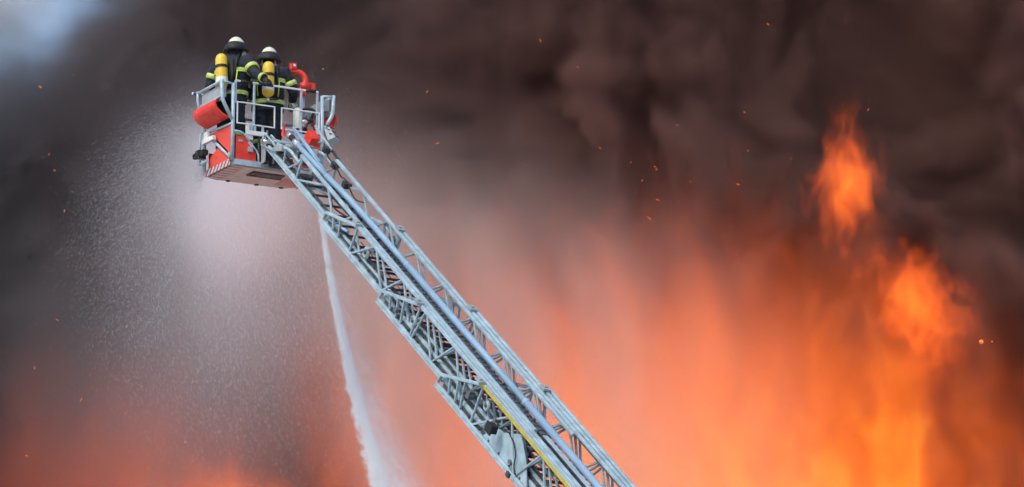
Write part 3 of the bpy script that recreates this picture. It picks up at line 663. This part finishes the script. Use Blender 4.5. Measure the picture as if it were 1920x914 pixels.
# ================================================================ falling water
WY = 60.6
wp = [px(598, 385, WY), px(613, 480, WY), px(634, 600, WY), px(657, 710, WY), px(684, 830, WY), px(728, 960, WY)]
def stream_f(g, x, y, z):
    # centre line x(z): quadratic through three of the points
    (x0, z0), (x1, z1), (x2, z2) = [(wp[i].x, wp[i].z) for i in (0, 2, 5)]
    a = ((x2 - x0) / (z2 - z0) - (x1 - x0) / (z1 - z0)) / (z2 - z1); b = (x1 - x0) / (z1 - z0)
    xc = (z - z0) * (z - z1) * a + (z - z0) * b + x0
    f = (z * -1.0 + z0) / (z0 - z2)                                          # 0 at the top, 1 at the bottom
    n = g.noise(g.vec(x * 3.0 + z * 1.3, y * 3, z * 1.6), 3.6, 5, .68, .5)
    w = f * .085 + .026
    e = (x - xc) / w + (n - .5) * 8.0 * f.max(.10)
    core = e.ss(-1.0, -.1) * e.ss(.1, 1.7, 1, 0) * (n.ss(.38, .60) * .9 + .10)
    skirt = e.ss(-.6, .3) * e.ss(.4, 7.5, 1, 0) * f * n.ss(.36, .64) * .22
    dy = ((y - WY) / (w * 1.3)).sq()
    return (core * (1.15 - f * .65) + skirt) * (dy * -1.0).exp() * f.ss(-.02, .03)
STREAM = vmat('falling_water', (.97, .97, .98), 60.0, -.25)
volume('falling_water', (wp[0].x - .3, WY - .6, wp[5].z), (wp[5].x + 1.0, WY + .6, wp[0].z + .15), .028, stream_f, STREAM, 'white stream of water falling from the ladder tip', 'water')

# ---------------------------------------------------------------- smoke, fire, mist
def lin(g, x, z, y, p, q):
    """signed distance (metres at northing y) to the right of the photo line p->q, as a field"""
    a, b = px(*p, y), px(*q, y); dx, dz = b.x - a.x, b.z - a.z; L = math.hypot(dx, dz)
    nx, nz = dz / L, -dx / L
    return (x - a.x) * nx + (z - a.z) * nz
def ell(x, z, u, v, rx, rz, y, tilt=0.0, column=False):
    """squared radius in an ellipse; column: below its centre it goes on straight down"""
    c = px(u, v, y); s = F_PX / y
    cx, sx = math.cos(tilt), math.sin(tilt); X_, Z_ = x - c.x, z - c.z
    if column: Z_ = Z_.max(0.0)
    return ((X_ * cx + Z_ * sx) / (rx / s)).sq() + ((Z_ * cx - X_ * sx) / (rz / s)).sq()
SM = vmat('soot_smoke', (.185, .18, .195), 2.0, fire_tint=(.255, .145, .126), x0=-12.0, x1=2.0)  # warm end stands in for firelight on the smoke
def smoke_f(g, x, y, z):
    n = g.noise(g.vec(x, y, z), .20, 6, .60, .4)
    front = 98 - (n - .5) * 24
    d = ((y - front).ss(0, 2.2) + (y - 98).ss(0, 3) * .4).min(1.0)
    c = px(-120, -100, 98)
    gap = ((x - c.x).sq() + (z - c.z).sq()).sqrt() + (n - .5) * 5
    return d * gap.ss(1.9, 3.8) * (gap.ss(2.2, 9.0) * .80 + .20)
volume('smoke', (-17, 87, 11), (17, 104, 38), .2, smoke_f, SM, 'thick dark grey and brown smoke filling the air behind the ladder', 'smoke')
HOT = [(0, .62, .075, .014), (.35, .92, .15, .016), (.7, 1, .20, .020), (1, 1, .32, .03)]
FM = vmat('fire_glow_gas', (.06, .04, .03), 1.5, ramp=HOT, gain=1.65)
def fire_and_glow(g, x, y, z):
    n = g.noise(g.vec(x, y, z * .48), .9, 6, .66, 1.1)
    dy = ((y - 92) / 1.0).sq()
    a = ell(x, z, 1230, 900, 880, 540, 92, 0, True).sqrt()
    h = ell(x, z, 1520, 950, 400, 260, 92, 0, True).sqrt()
    k = ell(x, z, 1690, 640, 120, 330, 92, R(10)).sqrt()
    b = ell(x, z, 420, 960, 190, 110, 92, 0, True).sqrt()
    c = ell(x, z, 250, 960, 480, 380, 92, 0, True).sqrt()
    A = (1.0 - a - dy * .25 + (n - .5) * 1.1).ss(-.25, 1.6).pow(1.2) * 1.4 * lin(g, x, z, 92, (570, 930), (520, 330)).ss(-1.6, 1.8)  # smooth veil: fire's glow on smoke and mist put in as emission
    H = (1.0 - h - dy * .3 + (n - .5) * 3.2).ss(.1, 1.4) * .85
    K = (1.0 - k - dy * .3 + (n - .5) * 2.4).ss(.1, 1.3) * .25
    B = (1.0 - b - dy * .3 + (n - .5) * 2.8).ss(0, 1.2) * .42 + (1.0 - c - dy * .3 + (n - .5) * 1.2).ss(-.1, 1.2) * .16  # wide dim second term: firelight on the smoke put in as emission
    return (A + H + K).max(B)
volume('fire', (-13, 89.5, 1), (15, 95.5, 30), .13, fire_and_glow, FM, 'wide orange fire and the glow added around it low in the picture', 'fire')
def flame(u, v, rx, rz, tilt, k, st, amp=3.0):
    def f(g, x, y, z):
        n = g.noise(g.vec(x + k, y, z * st), 2.3, 6, .66, 1.0)
        e = ell(x, z, u, v, rx, rz, 90.5, tilt).sqrt()
        return (1.0 - e - ((y - 90.5) / .40).sq() * .35 + (n - .5) * amp).ss(.0, 1.3)
    return f
FL = vmat('flame_tongue', (.06, .04, .03), 2.6, ramp=[(0, .6, .06, .01), (.4, .95, .13, .018), (.8, 1, .19, .022), (1, 1, .27, .03)], gain=3.2)
def fl_box(u, v, w, h):
    c = px(u, v, 90.5); return (c.x - w, 89.6, c.z - h), (c.x + w, 91.4, c.z + h)
volume('flame', *fl_box(1590, 335, 1.5, 2.2), .05, flame(1588, 340, 74, 150, R(-4), 3, .45, 2.9), FL, 'narrow upright orange flame high in the dark smoke', 'flame')
volume('flame', *fl_box(1730, 580, 2.0, 2.2), .05, flame(1728, 582, 110, 165, R(28), 7, .65, 2.5), FL, 'broad bright orange flame leaning over below the narrow one', 'flame')
MIST = vmat('water_mist', (.95, .91, .93), .24, .15, fire_tint=(.96, .76, .68), x0=-5.2, x1=-2.4)  # salmon end is the fire's light put into the mist colour
def mist_f(g, x, y, z):
    Y = 74
    n = g.noise(g.vec(x + z * .10, y, z * .20), .95, 5, .58, .5)
    core = (ell(x, z, 455, 375, 95, 95, Y) * -1.0).exp()
    fan = (ell(x, z, 505, 510, 195, 190, Y) * -1.0).exp()
    low = (ell(x, z, 430, 730, 360, 280, Y) * -1.0).exp() * .20
    side = (ell(x, z, 350, 340, 120, 150, Y) * -1.0).exp() * n.ss(.2, .75) * .40
    top = lin(g, x, z, Y, (1400, 500), (640, 320)) + (n - .5) * 4
    top = top.ss(-1.6, 1.6, 1, 0)
    left = lin(g, x, z, Y, (700, 930), (560, 330)).ss(-.8, .9)
    right = lin(g, x, z, Y, (1350, 930), (1150, 300)).ss(-3.0, 3.0, 1, 0)
    br = top * left * right * n.ss(.30, .68) * 1.25
    dy = ((y - Y) / 2.6).sq()
    return (core * 3.4 + fan * n.ss(.15, .7) * .80 + br * .98 + low + side) * (dy * -1.0).exp()
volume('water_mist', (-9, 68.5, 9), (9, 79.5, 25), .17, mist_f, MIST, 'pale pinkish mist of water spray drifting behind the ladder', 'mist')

# ---------------------------------------------------------------- white cloud added beyond the smoke to brighten the sky gap
def skyfill_f(g, x, y, z):
    c = px(-150, -120, 600); n = g.noise(g.vec(x, y, z), .03, 4, .5, .2)
    e = (((x - c.x) / 26).sq() + ((y - c.y) / 30).sq() + ((z - c.z) / 22).sq()).sqrt()
    return (1.0 - e + (n - .5) * .9).ss(-.1, .9)
cc = px(-150, -120, 600)
volume('skyfill', (cc.x - 40, 560, cc.z - 35), (cc.x + 40, 640, cc.z + 35), 1.6, skyfill_f, vmat('skyfill_white', (.99, .99, .99), .25, -.2), 'added white cloud glimpsed where the smoke thins in the corner', 'skyfill')
